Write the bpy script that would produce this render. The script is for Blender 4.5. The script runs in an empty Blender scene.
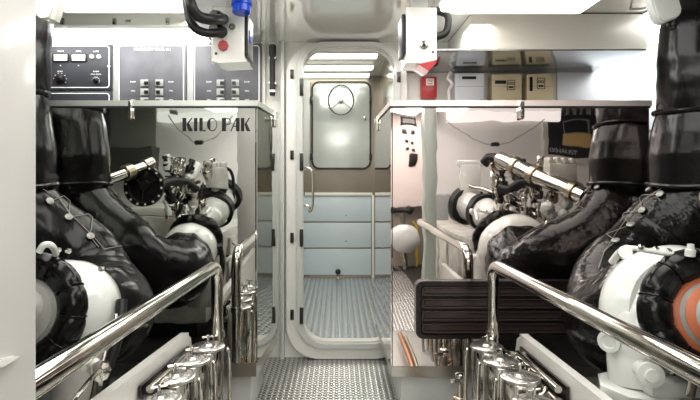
import bpy, bmesh, math, random
from mathutils import Vector, Matrix, noise
from mathutils.bvhtree import BVHTree
random.seed(7)
C = bpy.context.scene.collection
PI = math.pi
F = 520.0; CX, CY = 338.0, 178.0; EYE = 1.15
ZF = 2.47      # polished enclosure fronts
ZD = 3.34      # bulkhead with the door
ZR = 6.04      # far wall of the next compartment
CEIL = 2.02
V = Vector

def P(px, py, z):
    return V(((px-CX)*z/F, z, EYE+(CY-py)*z/F))
def M(px, py, zv):           # where a thing stands whose mirror image is seen at px,py
    p = P(px, py, zv); p.y = 2*ZF-zv; return p
def X(px, z): return (px-CX)*z/F
def H(py, z): return EYE+(CY-py)*z/F

# ------------------------------------------------------------------ materials
def mat(name, col, rough=.4, metal=0, bump=0, bscale=20, coat=0, emit=0, spec=.5, var=0, vscale=3, stretch=None, aniso=0):
    m = bpy.data.materials.new(name); m.use_nodes = True
    nt = m.node_tree; b = nt.nodes['Principled BSDF']
    b.inputs['Base Color'].default_value = (*col, 1)
    b.inputs['Roughness'].default_value = rough
    b.inputs['Metallic'].default_value = metal
    b.inputs['Specular IOR Level'].default_value = spec
    if coat: b.inputs['Coat Weight'].default_value = coat; b.inputs['Coat Roughness'].default_value = .08
    if emit:
        b.inputs['Emission Color'].default_value = (*col, 1); b.inputs['Emission Strength'].default_value = emit
    tc = nt.nodes.new('ShaderNodeTexCoord')
    def tex(scale, det=3):
        n = nt.nodes.new('ShaderNodeTexNoise'); n.inputs['Scale'].default_value = scale; n.inputs['Detail'].default_value = det
        if stretch:
            mp = nt.nodes.new('ShaderNodeMapping'); mp.inputs['Scale'].default_value = stretch
            nt.links.new(tc.outputs['Object'], mp.inputs[0]); nt.links.new(mp.outputs[0], n.inputs['Vector'])
        else: nt.links.new(tc.outputs['Object'], n.inputs['Vector'])
        return n
    if bump:
        n = tex(bscale); bp = nt.nodes.new('ShaderNodeBump'); bp.inputs['Strength'].default_value = 1
        bp.inputs['Distance'].default_value = bump
        nt.links.new(n.outputs['Fac'], bp.inputs['Height']); nt.links.new(bp.outputs[0], b.inputs['Normal'])
    if var:
        n = tex(vscale, 5); r = nt.nodes.new('ShaderNodeValToRGB')
        r.color_ramp.elements[0].position = .35; r.color_ramp.elements[1].position = .68
        r.color_ramp.elements[0].color = (*[c*(1-var) for c in col], 1); r.color_ramp.elements[1].color = (*[min(1, c*(1+var*.6)) for c in col], 1)
        nt.links.new(n.outputs['Fac'], r.inputs[0]); nt.links.new(r.outputs[0], b.inputs['Base Color'])
    return m

MIRR_L = mat('polished_steel_left', (.70, .71, .68), .02, 1, .0022, 2.2)
MIRR_R = mat('polished_steel_right', (.84, .77, .755), .02, 1, .0022, 2.2)
CEILM = mat('polished_ceiling', (.84, .84, .81), .10, .6, .0008, 2)
STEEL = mat('brushed_steel', (.55, .53, .49), .28, 1, .0004, 60)
DSTEEL = mat('bronze_tinted_steel', (.30, .27, .23), .3, 1)
CHROME = mat('chrome', (.62, .60, .56), .07, 1, .0006, 10)
CHROMED = mat('chrome_dull', (.42, .40, .37), .2, 1, .001, 30)
WHITE = mat('white_gloss_paint', (.80, .79, .75), .25, coat=.4, bump=.0006, bscale=14)
WHITEW = mat('white_wall_paint', (.72, .71, .67), .35, coat=.2)
PILLAR = mat('pillar_paint', (.60, .585, .565), .3, coat=.5, bump=.0015, bscale=5)
ENGW = mat('white_engine_enamel', (.70, .71, .68), .18, coat=.5, bump=.002, bscale=12)
ENGD = mat('engine_dirty_white', (.58, .57, .52), .3, coat=.3, bump=.003, bscale=25, var=.25, vscale=9)
CREAM = mat('cream_enamel', (.78, .765, .70), .3, coat=.3)
YCREAM = mat('cream_plastic', (.62, .55, .38), .4)
BLACKV = mat('black_vinyl_lagging', (.0075, .0068, .0065), .20, coat=.0, bump=.006, bscale=6, stretch=(2.0, 2.0, .6), spec=.32)
BLACKL = mat('black_leather_lagging', (.0085, .0075, .0070), .17, coat=.0, bump=.009, bscale=11, stretch=(1.5, .8, 1.0), spec=.30)
RINGB = mat('black_ring_lagging', (.003, .003, .003), .20, bump=.003, bscale=18, spec=.35)
RUB = mat('black_rubber', (.018, .018, .018), .4, bump=.001, bscale=60)
BLKP = mat('black_gloss_paint', (.018, .013, .012), .28, coat=.2)
CHAR = mat('charcoal_panel', (.055, .056, .066), .42, bump=.0003, bscale=80, var=.25, vscale=5)
CHARL = mat('grey_panel', (.14, .14, .155), .45, var=.35, vscale=4)
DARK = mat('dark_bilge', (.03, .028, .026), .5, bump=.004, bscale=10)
GREY = mat('grey_paint', (.34, .35, .34), .35, coat=.2)
LGREY = mat('light_grey_paint', (.55, .56, .54), .3, coat=.3)
BLUEG = mat('pale_blue_grey_panel', (.60, .67, .71), .3, coat=.3)
BLUEW = mat('bluish_white_wall', (.72, .76, .80), .4)
RED = mat('red_plastic', (.42, .025, .03), .3, coat=.3)
PINKRED = mat('faded_red_plastic', (.45, .10, .10), .4)
BLUE = mat('blue_plastic', (.01, .07, .55), .3, coat=.3)
YEL = mat('yellow_plastic', (.75, .55, .05), .4)
ORANGE = mat('orange_silicone', (.52, .17, .08), .4)
GREYS = mat('grey_silicone', (.42, .41, .39), .4)
COPPER = mat('copper_pipe', (.55, .30, .17), .3, 1)
BRASS = mat('brass', (.50, .44, .34), .3, 1)
GLASSW = mat('gauge_face', (.85, .85, .80), .3)
INK = mat('white_lettering', (.85, .85, .85), .5)
BINK = mat('black_lettering', (.01, .01, .01), .35)
LAMP = mat('lamp_diffuser', (1.0, .99, .95), .5, emit=4.5)
LAMPF = mat('corridor_lamp_diffuser', (1.0, 1.0, .93), .5, emit=4)
LAMPB = mat('bulkhead_lamp_diffuser', (1.0, 1.0, .98), .5, emit=6)
PLASTIC = mat('clear_plastic', (.62, .66, .62), .2, coat=.5, bump=.02, bscale=40)

def tread_mat(name, col, period, rough=.25, lo=.5):
    m = bpy.data.materials.new(name); m.use_nodes = True; nt = m.node_tree; b = nt.nodes['Principled BSDF']
    b.inputs['Metallic'].default_value = .85; b.inputs['Roughness'].default_value = rough
    tc = nt.nodes.new('ShaderNodeTexCoord'); sp = nt.nodes.new('ShaderNodeSeparateXYZ'); nt.links.new(tc.outputs['Object'], sp.inputs[0])
    def mul(sock, k):
        n = nt.nodes.new('ShaderNodeMath'); n.operation = 'MULTIPLY'; n.inputs[1].default_value = k; nt.links.new(sock, n.inputs[0]); return n.outputs[0]
    def op(o, a, b_=None):
        n = nt.nodes.new('ShaderNodeMath'); n.operation = o; nt.links.new(a, n.inputs[0])
        if b_ is not None:
            if isinstance(b_, float): n.inputs[1].default_value = b_
            else: nt.links.new(b_, n.inputs[1])
        return n.outputs[0]
    sx = op('SINE', mul(sp.outputs[0], 2*PI/period))
    sy = op('SINE', mul(sp.outputs[1], 2*PI/(period*1.1)))
    rib = op('SMOOTH_MIN', sx, sx)
    nub = op('MULTIPLY', sx, sy)
    hgt = op('ADD', mul(rib, .45), mul(nub, .75))
    ramp = nt.nodes.new('ShaderNodeValToRGB'); ramp.color_ramp.elements[0].position = .25; ramp.color_ramp.elements[1].position = .62
    ramp.color_ramp.elements[0].color = (*[c*lo for c in col], 1); ramp.color_ramp.elements[1].color = (*col, 1)
    h2 = op('ADD', mul(hgt, .5), .5); nt.links.new(h2, ramp.inputs[0]); nt.links.new(ramp.outputs[0], b.inputs['Base Color'])
    bp = nt.nodes.new('ShaderNodeBump'); bp.inputs['Distance'].default_value = .003; nt.links.new(hgt, bp.inputs['Height']); nt.links.new(bp.outputs[0], b.inputs['Normal'])
    return m
TREAD = tread_mat('ribbed_aluminium_floor', (.82, .83, .81), .030, lo=.28)
TREADB = tread_mat('ribbed_corridor_floor', (.86, .90, .91), .048)

# ------------------------------------------------------------------ mesh helpers
def BM(): return bmesh.new()
def box(bm, a, b, bev=0):
    a, b = V(a), V(b)
    lo = V((min(a.x, b.x), min(a.y, b.y), min(a.z, b.z))); hi = V((max(a.x, b.x), max(a.y, b.y), max(a.z, b.z)))
    mtx = Matrix.Translation((lo+hi)/2) @ Matrix.Diagonal((*(hi-lo), 1))
    vs = bmesh.ops.create_cube(bm, size=1, matrix=mtx)['verts']
    if bev:
        es = {e for v in vs for e in v.link_edges}
        bmesh.ops.bevel(bm, geom=list(es), offset=bev, segments=2, affect='EDGES', profile=.6)
    return bm
def frames(pts, closed=False):
    n = len(pts); out = []; up = None
    for i in range(n):
        a = pts[(i-1) % n] if (closed or i) else pts[i]; b = pts[(i+1) % n] if (closed or i < n-1) else pts[i]
        t = (b-a).normalized()
        if up is None:
            up = t.orthogonal().normalized()
        up = (up-t*up.dot(t)).normalized()
        out.append((up, t.cross(up)))
    return out
def tube(bm, pts, r, seg=12, cap=True, closed=False, fn=None):
    pts = [V(p) for p in pts]; n = len(pts)
    rs = r if isinstance(r, (list, tuple)) else [r]*n
    fr = frames(pts, closed); rings = []
    for i, p in enumerate(pts):
        u, w = fr[i]; ring = []
        for k in range(seg):
            a = 2*PI*k/seg; rr = rs[i]
            if fn: rr *= fn(i, n, a, p)
            ring.append(bm.verts.new(p+(u*math.cos(a)+w*math.sin(a))*rr))
        rings.append(ring)
    for i in range(n if closed else n-1):
        A, B = rings[i], rings[(i+1) % n]
        sh = 0
        if closed and i == n-1:
            d = [(A[0].co-B[k].co).length for k in range(seg)]; sh = d.index(min(d))
        for k in range(seg):
            bm.faces.new((A[k], A[(k+1) % seg], B[(k+1+sh) % seg], B[(k+sh) % seg]))
    if cap and not closed:
        bm.faces.new(rings[0][::-1]); bm.faces.new(rings[-1])
    return bm
def smooth_path(pts, n=8):
    pts = [V(p) for p in pts]; out = []
    for i in range(len(pts)-1):
        p0 = pts[max(i-1, 0)]; p1 = pts[i]; p2 = pts[i+1]; p3 = pts[min(i+2, len(pts)-1)]
        for k in range(n):
            t = k/n
            out.append(.5*((2*p1)+(p2-p0)*t+(2*p0-5*p1+4*p2-p3)*t*t+(3*p1-p0-3*p2+p3)*t**3))
    out.append(pts[-1]); return out
def bend(pts, r=.06, n=6):       # straight runs with rounded corners
    pts = [V(p) for p in pts]; out = [pts[0]]
    for i in range(1, len(pts)-1):
        p = pts[i]; a = (pts[i-1]-p); b = (pts[i+1]-p); rr = min(r, a.length*.45, b.length*.45)
        A = p+a.normalized()*rr; B = p+b.normalized()*rr
        for k in range(n+1):
            t = k/n; out.append((1-t)**2*A+2*t*(1-t)*p+t*t*B)
    out.append(pts[-1]); return out
def lathe(bm, c, axis, prof, seg=32):   # prof: (distance along axis, radius)
    c = V(c); ax = V(axis).normalized(); u = ax.orthogonal().normalized(); w = ax.cross(u); rings = []
    for d, r in prof:
        rings.append([bm.verts.new(c+ax*d+(u*math.cos(2*PI*k/seg)+w*math.sin(2*PI*k/seg))*max(r, 1e-4)) for k in range(seg)])
    for A, B in zip(rings, rings[1:]):
        for k in range(seg): bm.faces.new((A[k], A[(k+1) % seg], B[(k+1) % seg], B[k]))
    bm.faces.new(rings[0][::-1]); bm.faces.new(rings[-1])
    return bm
def rrect(x0, x1, z0, z1, r, n=8):
    out = []
    for cx, cz, a0 in ((x1-r, z1-r, 0), (x0+r, z1-r, PI/2), (x0+r, z0+r, PI), (x1-r, z0+r, 1.5*PI)):
        for k in range(n+1):
            a = a0+PI/2*k/n; out.append((cx+r*math.cos(a), cz+r*math.sin(a)))
    return out
def plate(bm, outer, inners, y0, y1):
    es = []; n0 = len(bm.faces)
    for loop in [outer]+inners:
        vs = [bm.verts.new((x, y0, z)) for x, z in loop]
        es += [bm.edges.new((vs[i], vs[(i+1) % len(vs)])) for i in range(len(vs))]
    r = bmesh.ops.triangle_fill(bm, use_beauty=True, use_dissolve=False, edges=es)
    fs = [g for g in r['geom'] if isinstance(g, bmesh.types.BMFace)]
    ex = bmesh.ops.extrude_face_region(bm, geom=fs)
    for g in ex['geom']:
        if isinstance(g, bmesh.types.BMVert): g.co.y = y1
    return bm
def prism(bm, pts, off):     # polygon of 3D points, extruded by off
    a = [bm.verts.new(V(p)) for p in pts]; b = [bm.verts.new(V(p)+V(off)) for p in pts]
    n = len(a); bm.faces.new(a); bm.faces.new(b[::-1])
    for i in range(n): bm.faces.new((a[i], b[i], b[(i+1) % n], a[(i+1) % n]))
    return bm

def obj(name, bm, m, parent=None, smooth=True, label=None):
    bmesh.ops.recalc_face_normals(bm, faces=bm.faces)
    me = bpy.data.meshes.new(name); bm.to_mesh(me); bm.free()
    me.materials.append(m)
    if smooth:
        me.shade_smooth() if hasattr(me, 'shade_smooth') else None
        try: me.set_sharp_from_angle(angle=math.radians(38))
        except Exception: pass
    o = bpy.data.objects.new(name, me); C.objects.link(o)
    if parent is not None:
        o.parent = parent
        o.matrix_parent_inverse = Matrix.Translation(-parent.location)   # parts are modelled in world coordinates
    if label: o['label'] = label
    return o
def thing(name, loc, label, cat, group=None):
    o = bpy.data.objects.new(name, None); C.objects.link(o); o.location = loc; o.empty_display_size = .1
    o['label'] = label; o['category'] = cat
    if group: o['group'] = group
    return o
def tag(o, label, cat, group=None):
    o['label'] = label; o['category'] = cat
    if group: o['group'] = group
    return o
def struct(name, bm, m, smooth=True):
    o = obj(name, bm, m, None, smooth); o['kind'] = 'structure'; return o
def text(name, body, loc, size, m, parent, flip=False, align='CENTER', xs=1):
    cu = bpy.data.curves.new('t', 'FONT'); cu.body = body; cu.size = size; cu.align_x = align; cu.align_y = 'CENTER'; cu.extrude = .0008
    t = bpy.data.objects.new('t', cu); C.objects.link(t)
    dg = bpy.context.evaluated_depsgraph_get(); me = bpy.data.meshes.new_from_object(t.evaluated_get(dg))
    bpy.data.objects.remove(t); bpy.data.curves.remove(cu)
    rot = Matrix.Rotation(PI/2, 4, 'X')
    if flip == 'back': rot = Matrix.Rotation(PI, 4, 'Z') @ rot            # reads from the far side
    if flip == 'mirror': rot = rot
    me.transform(Matrix.Translation(loc) @ rot @ Matrix.Diagonal((xs, 1, 1, 1)))
    bm = BM(); bm.from_mesh(me); bpy.data.meshes.remove(me)
    return obj(name, bm, m, parent, False)

# ------------------------------------------------------------------ room shell
RX = 3.7; YB = -2.0
struct('floor', box(BM(), (-RX, YB, -.05), (RX, ZD+.02, 0)), TREAD, False)
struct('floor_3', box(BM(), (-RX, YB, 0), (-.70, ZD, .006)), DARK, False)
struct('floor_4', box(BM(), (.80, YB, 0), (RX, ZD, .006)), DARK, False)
struct('ceiling', box(BM(), (-RX, YB, CEIL), (RX, ZD+.02, CEIL+.05)), CEILM, False)
struct('wall_left', box(BM(), (-RX-.05, YB, 0), (-RX, ZD, CEIL)), WHITEW, False)
struct('wall_right', box(BM(), (RX, YB, 0), (RX+.05, ZD, CEIL)), WHITEW, False)
struct('wall_back', box(BM(), (-RX, YB-.05, 0), (RX, YB, CEIL)), mat('rear_wall_paint', (.86, .84, .81), .4), False)
dx0, dx1, dz0, dz1 = X(303, ZD), X(394, ZD), H(341, ZD), H(49, ZD)
bm = plate(BM(), [(-RX, 0), (RX, 0), (RX, CEIL), (-RX, CEIL)], [rrect(dx0, dx1, dz0, dz1, .15)[::-1]], ZD, ZD+.06)
struct('wall_front', bm, WHITEW)
# moulded coaming round the opening
bm = plate(BM(), rrect(X(287, ZD), X(406, ZD), dz0-.10, CEIL-.012, .21, 12), [rrect(dx0-.012, dx1+.012, dz0-.012, dz1+.012, .16, 12)[::-1]], ZD-.045, ZD-.002)
struct('trim_1', bm, WHITEW)
bm = plate(BM(), rrect(X(297.5, ZD), dx1+.03, dz0-.03, dz1+.03, .175, 12), [rrect(dx0, dx1, dz0, dz1, .15, 12)[::-1]], ZD-.065, ZD-.046)
struct('trim_2', bm, LGREY)
# ribs of the bulkhead left of the doorway
struct('trim_3', box(BM(), (X(262, ZD), ZD-.03, 0), (X(266, ZD), ZD-.002, CEIL), .004), WHITEW)
struct('trim_4', box(BM(), (X(281, ZD), ZD-.045, 0), (X(285, ZD), ZD-.002, CEIL), .004), LGREY)
# door latches recessed in the coaming
for px, py, w, h, dy in ((292, 74, 3.4, 9, .053), (292, 155, 3.4, 9, .053), (292, 238, 3.4, 10, .053), (292, 315, 3.4, 10, .053),
                     (301.5, 87, 3.6, 17, .073), (301.5, 162, 3.6, 17, .073), (301.5, 238, 3.6, 17, .073), (301.5, 316, 3.6, 16, .073), (399, 77, 3.4, 10, .073)):
    c = P(px, py, ZD-dy); s = ZD/F
    t = tag(obj('door_latch', box(BM(), c-V((w*s/2, 0, h*s/2)), c+V((w*s/2, .012, h*s/2)), .003), BLKP),
        {(292, 74): 'small black latch on outer edge of door frame beside the torch', (292, 155): 'small black latch on outer edge of door frame, second from top',
         (292, 238): 'small black latch on outer edge of door frame, third from top', (292, 315): 'small black latch on outer edge of door frame near the floor',
         (301.5, 87): 'tall black latch on inner edge of door frame, topmost', (301.5, 162): 'tall black latch on inner edge of door frame at hatch-bottom height',
         (301.5, 238): 'tall black latch on inner edge of door frame beside the blue panels', (301.5, 316): 'tall black latch on inner edge of door frame, lowest',
         (399, 77): 'black latch on right side of door frame under white box'}[(px, py)], 'latch', 'door frame latches')
# ------------------------------------------------------------------ corridor beyond
cl, cr, cc = -.45, X(379, ZR)+.0, H(79, ZR)+.03
cr = .47
struct('floor_2', box(BM(), (cl-.05, ZD+.06, -.05), (cr+.05, ZR, 0)), TREADB, False)
struct('ceiling_2', box(BM(), (cl-.05, ZD+.06, cc), (cr+.05, ZR, cc+.05)), mat('corridor_ceiling_paint', (.42, .41, .36), .4), False)
struct('wall_far_left', box(BM(), (cl-.05, ZD+.06, 0), (cl, ZR, cc)), WHITEW, False)
struct('wall_far_right', box(BM(), (cr, ZD+.06, 0), (cr+.05, ZR, cc)), mat('corridor_steel', (.55, .54, .50), .12, 1), False)
struct('wall_far', box(BM(), (cl-.05, ZR, 0), (cr+.05, ZR+.05, cc)), DSTEEL, False)
struct('trim_5', box(BM(), (X(371.5, ZR), ZR-.05, 0), (X(374, ZR), ZR-.001, H(195, ZR)), .004), CREAM)
struct('trim_6', box(BM(), (X(305, ZR), ZR-.04, H(195.5, ZR)), (X(372, ZR), ZR-.001, H(192.5, ZR)), .004), CREAM)
struct('trim_7', box(BM(), (cl, ZR-.03, H(170, ZR)), (X(310, ZR), ZR-.001, cc-.01), .004), LGREY)
for i, (a, b) in enumerate(((196, 221.3), (222.7, 247.3), (248.7, 274.5))):
    t = thing('drawer_panel', P(338, b, ZR-.01), ['pale blue-grey panel under the hatch, topmost of three', 'pale blue-grey panel in the middle of the three', 'pale blue-grey panel next to the ribbed floor, with round black latch'][i], 'panel', 'blue-grey panels beyond the doorway')
    obj('face', box(BM(), P(303, a, ZR-.002)-V((0, .02, 0)), P(371, b, ZR-.002), .004), BLUEG, t)
    if i == 2:
        k = obj('latch_knob', lathe(BM(), P(338, 273-1.5, ZR-.022), (0, -1, 0), [(0, .022), (.01, .03), (.03, .03), (.035, .02)], 20), BLKP, t)
        obj('knob_post', box(BM(), P(336.5, 283, ZR-.04), P(339.5, 276, ZR-.05), .002), CHROMED, k)
    else:
        obj('screw', lathe(BM(), P(346, b-6, ZR-.022), (0, -1, 0), [(0, .008), (.004, .006)], 10), CHROMED, t)
hatch = thing('hatch_door', P(341, 168, ZR), 'grey rounded hatch door with handwheel on far wall beyond doorway', 'hatch')
obj('gasket', plate(BM(), rrect(X(311.5, ZR), X(371, ZR), H(169.5, ZR), H(82, ZR), .09), [rrect(X(313.3, ZR), X(369.2, ZR), H(167.7, ZR), H(83.5, ZR), .075)[::-1]], ZR-.05, ZR-.002), BLKP, hatch, label='black rubber seal round the hatch')
obj('door_leaf', plate(BM(), rrect(X(313.3, ZR), X(369.2, ZR), H(167.7, ZR), H(83.5, ZR), .075), [], ZR-.045, ZR-.002), mat('hatch_grey', (.42, .44, .42), .12, .3, .001, 4), hatch)
wc = P(341, 100, ZR-.10)
obj('handwheel', tube(BM(), [wc+V((.145*math.cos(a), 0, .17*math.sin(a))) for a in [2*PI*k/32 for k in range(32)]], .0065, 8, closed=True), RUB, hatch)
bm = BM()
for a in (PI/2, PI*7/6, PI*11/6): tube(bm, [wc, wc+V((.145*math.cos(a), 0, .17*math.sin(a)))], .0055, 8)
lathe(bm, wc+V((0, .06, 0)), (0, -1, 0), [(0, .015), (.05, .02), (.055, .03), (.075, .03), (.08, .02)], 18)
obj('wheel_spokes', bm, CHROME, hatch)
for px, py in ((311.5, 100), (311.5, 157), (370.5, 100), (370.5, 157)):
    obj('hinge_dog', box(BM(), P(px-1.4, py+3.5, ZR-.05), P(px+1.4, py-3.5, ZR-.075), .003), BLKP, hatch)
obj('leaf_catch', box(BM(), P(363.5, 120, ZR-.046), P(366, 116, ZR-.06), .002), CHROMED, hatch)
# corridor handle by the frame
hp = [P(314.5, 170, 5.6), P(311.5, 176, 5.55), P(312, 200, 5.5), P(313, 216, 5.55), P(316, 214, 5.7)]
t = tag(obj('grab_handle', tube(BM(), smooth_path([V((cl+.001, 5.0, H(170, 5))), P(305, 168, 5.0), P(312, 172, 5.0), P(313, 195, 5.0), P(312, 208, 5.0), P(309, 212, 5.0), P(308, 206, 5.0), V((cl+.001, 5.0, H(206, 5)))], 6), .012, 10), CHROME), 'curved chrome grab handle hanging left of the blue-grey panels', 'handle')
for i, (py, z, l) in enumerate(((57, None, 'bright fluorescent ceiling strip nearest the doorway'), (68.5, None, 'bright fluorescent ceiling strip, middle of three beyond doorway'), (79, None, 'bright fluorescent ceiling strip nearest the hatch wall'))):
    z = (cc-.03-EYE)*F/(CY-py)
    z = min(z, ZR-.16)
    t = thing('strip_light', (0, z, cc), l, 'light', 'corridor strip lights')
    x0, x1 = X(302, z), X(377-i*4, z)
    obj('lamp_housing', box(BM(), (x0-.01, z-.07, cc-.012), (x1+.01, z+.07, cc-.001), .003), CREAM, t)
    obj('diffuser', box(BM(), (x0, z-.06, cc-.035), (x1, z+.06, cc-.012), .006), LAMPF, t)

# ------------------------------------------------------------------ polished enclosures
def enclosure(side):
    L = side < 0
    x0, x1 = (-1.75, X(257, ZF)) if L else (X(391, ZF), X(650, ZF))
    m = MIRR_L if L else MIRR_R
    zt, zb = H(100.5, ZF), H(366 if not L else 363, ZF)
    yb = 2.98 if L else ZD-.07
    xi = x1 if L else x0      # corner beside the walkway
    xf = X(278, yb) if L else X(375, yb)
    t = thing('generator_enclosure', ((x0+x1)/2, ZF+.3, 0),
              'mirror-polished steel enclosure left of doorway, lettered on its front' if L else 'mirror-polished steel enclosure right of doorway, with black louvred grille', 'enclosure')
    # body: trapezoid plan
    def ring(z): return [V((x0, ZF, z)), V((x1, ZF, z)), V((xf, yb, z)), V((x0, yb, z))] if L else [V((x0, ZF, z)), V((x1, ZF, z)), V((x1, yb, z)), V((xf, yb, z))]
    rr = ring(zb)
    ymid = .012
    body = BM(); prism(body, rr, (0, 0, zt-.035-zb))
    bmesh.ops.bevel(body, geom=[e for e in body.edges if abs((e.verts[0].co-e.verts[1].co).z) > .5], offset=.008, segments=3, affect='EDGES')
    obj('body_panels', body, m, t)
    cxx = V(((x0+x1)/2, (ZF+yb)/2, 0))
    def grow(r, d):
        return [V((p.x+(d if p.x > cxx.x else -d), p.y+(d*.4 if p.y > cxx.y else -d), p.z)) for p in r]
    rim = BM(); prism(rim, grow(ring(zt-.027), .006), (0, 0, .027))
    obj('top_rim', rim, mat('pale_steel', (.66, .68, .64), .3, .5) if L else mat('rosy_steel', (.80, .70, .68), .3, .5), t)
    pl = BM(); r2 = ring(H(377, ZF)); prism(pl, grow(r2, -.004), (0, 0, zb-H(377, ZF)-.003))
    obj('plinth', pl, STEEL, t)
    obj('rim_gap_shade', box(BM(), (x0, ZF-.004, zt-.036), (x1, ZF+.01, zt-.0265)), RUB, t)  # black strip standing in for the shade in the gap under the rim
    s = ZF/F
    for px in ((130.5,) if L else (521,)):
        c = P(px, 110, ZF)
        la = obj('latch', box(BM(), P(px-2.6, 118.5, ZF-.014), P(px+2.6, 101.5, ZF), .003), CHROME, t)
        obj('latch_pin', box(BM(), P(px-1.4, 119.5, ZF-.02), P(px+1.4, 116, ZF-.012), .001), CHROMED, la)
    # side latch
    yy = ZF+.40 if L else ZF+.6
    sx = (xi+(xf-xi)*(yy-ZF)/(yb-ZF)); sd = 1 if L else -1
    obj('side_latch', box(BM(), (sx, yy-.03, zt-.09), (sx+sd*.012, yy+.03, zt-.005), .003), CHROME, t)
    if not L:
        g = obj('vent_grille', plate(BM(), rrect(X(415, ZF), X(600, ZF), H(337, ZF), H(280, ZF), .035), [rrect(X(419.5, ZF), X(596, ZF), H(333, ZF), H(284.5, ZF), .02)[::-1]], ZF-.03, ZF-.0005), BLKP, t, label='black louvred grille')
        obj('grille_back', box(BM(), (X(418, ZF), ZF-.006, H(334, ZF)), (X(597, ZF), ZF-.001, H(283, ZF))), RUB, g)
        LOUV = mat('louvre_highlight_brown', (.10, .075, .07), .22, .4)  # lighter than the black frame: louvre highlights put into the colour
        for i in range(4):
            yc = 284+ (333-284)*(i+.5)/4
            bm = BM()
            pts = rrect(X(421, ZF), X(594, ZF), H(yc+4.6, ZF), H(yc-4.6, ZF), .018, 6)
            plate(bm, pts, [rrect(X(422.5, ZF), X(592, ZF), H(yc+3.2, ZF), H(yc-3.6, ZF), .012, 6)[::-1]], ZF-.028, ZF-.006)
            plate(bm, rrect(X(424, ZF), X(591, ZF), H(yc+2.4, ZF), H(yc-2.6, ZF), .01, 6), [], ZF-.016, ZF-.006)
            obj('louvre', bm, LOUV, g)
        for px in (438, 510, 560):
            obj('screw', lathe(BM(), P(px, 324, ZF-.016), (0, -1, 0), [(0, .006), (.004, .004)], 10), CHROME, g)
    else:
        bm = BM(); y = ZF-.0006
        def gl(px0, w, polys):
            for poly in polys:
                prism(bm, [P(px0+u*w, 131.2-v*13.2, ZF-.001) for u, v in poly], (0, -.0012, 0))
        R_ = lambda a, b, c, d: [(a, c), (b, c), (b, d), (a, d)]
        K = [R_(0, .36, 0, 1), [(.40, .52), (.86, 1), (.98, 1), (.46, .46)], [(.40, .52), (.62, .62), (1.05, 0), (.62, 0)]]
        gl(182.5, 10, K)
        gl(194, 3.2, [R_(0, 1, 0, 1)])
        gl(199.5, 6, [R_(0, .5, 0, 1), R_(.5, 1, 0, .09)])
        def ringp(rx, thick, n=18):
            out = []
            for k in range(n):
                a, b = 2*PI*k/n, 2*PI*(k+1)/n
                def pt(t, inner):
                    wl = thick if math.cos(t) < 0 else .05
                    rxx = .5-(abs(math.cos(t))*wl if inner else 0); rz = .5-(.06 if inner else 0)
                    return (.5+rxx*math.cos(t), .5+rz*math.sin(t))
                out.append([pt(a, 0), pt(b, 0), pt(b, 1), pt(a, 1)])
            return out
        gl(207, 10, ringp(.5, .34))
        gl(222, 9, [R_(0, .42, 0, 1), [(.42, 1), (.85, .97), (.85, .91), (.42, .94)], [(.79, .95), (.95, .86), (.95, .60), (.88, .60), (.88, .84), (.75, .9)], [(.42, .5), (.8, .5), (.95, .6), (.86, .62), (.75, .56), (.42, .56)]])
        gl(230.5, 9, [[(0, 0), (.1, 0), (.72, 1), (.62, 1)], R_(.62, 1, 0, 1), R_(.3, .62, .34, .4)])
        gl(241, 9, K)
        obj('lettering', bm, BINK, t, False, label='black decorative company lettering across the top of the front')
    return t
enclosure(-1); enclosure(1)
# pale machinery beds under the enclosures
tag(obj('machine_bed', box(BM(), (X(398, ZF)+.02, ZF+.05, 0), (1.45, ZD-.1, H(377, ZF)-.002), .01), LGREY), 'pale grey bed under right polished enclosure', 'machine bed')
tag(obj('machine_bed', box(BM(), (-1.7, ZF+.05, 0), (X(250, ZF), 2.93, H(374.8, ZF)-.004), .01), LGREY), 'pale grey bed under left polished enclosure', 'machine bed')
t = thing('floor_step', (.45, 2.3, 0), 'low white step in front of right enclosure plinth', 'step')
obj('step_top', box(BM(), (X(402, 2.4), 1.2, .035), (X(470, 2.4), ZF-.02, .06), .008), LGREY, t)
for yy in (1.3, 2.35): obj('step_support', box(BM(), (X(404, 2.4), yy, 0), (X(468, 2.4), yy+.05, .035), .004), LGREY, t)
t = thing('drain_valve', P(460, 385, 2.35), 'small chrome valve with knob between enclosure plinth and chrome filters', 'valve')
obj('valve_body', lathe(BM(), P(460, 392, 2.3)-V((0, 0, .04)), (0, 0, 1), [(-.13, .02), (0, .02), (0, .03), (.02, .03), (.022, .02), (.08, .016)], 16), CHROME, t)
obj('valve_knob', lathe(BM(), P(460, 376, 2.3)-V((0, 0, .012)), (0, 0, 1), [(0, .014), (.006, .022), (.02, .022), (.026, .012)], 16), CHROME, t)
obj('valve_lever', box(BM(), P(450, 382.5, 2.3), P(460, 380, 2.29), .002), CHROME, t)

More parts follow.
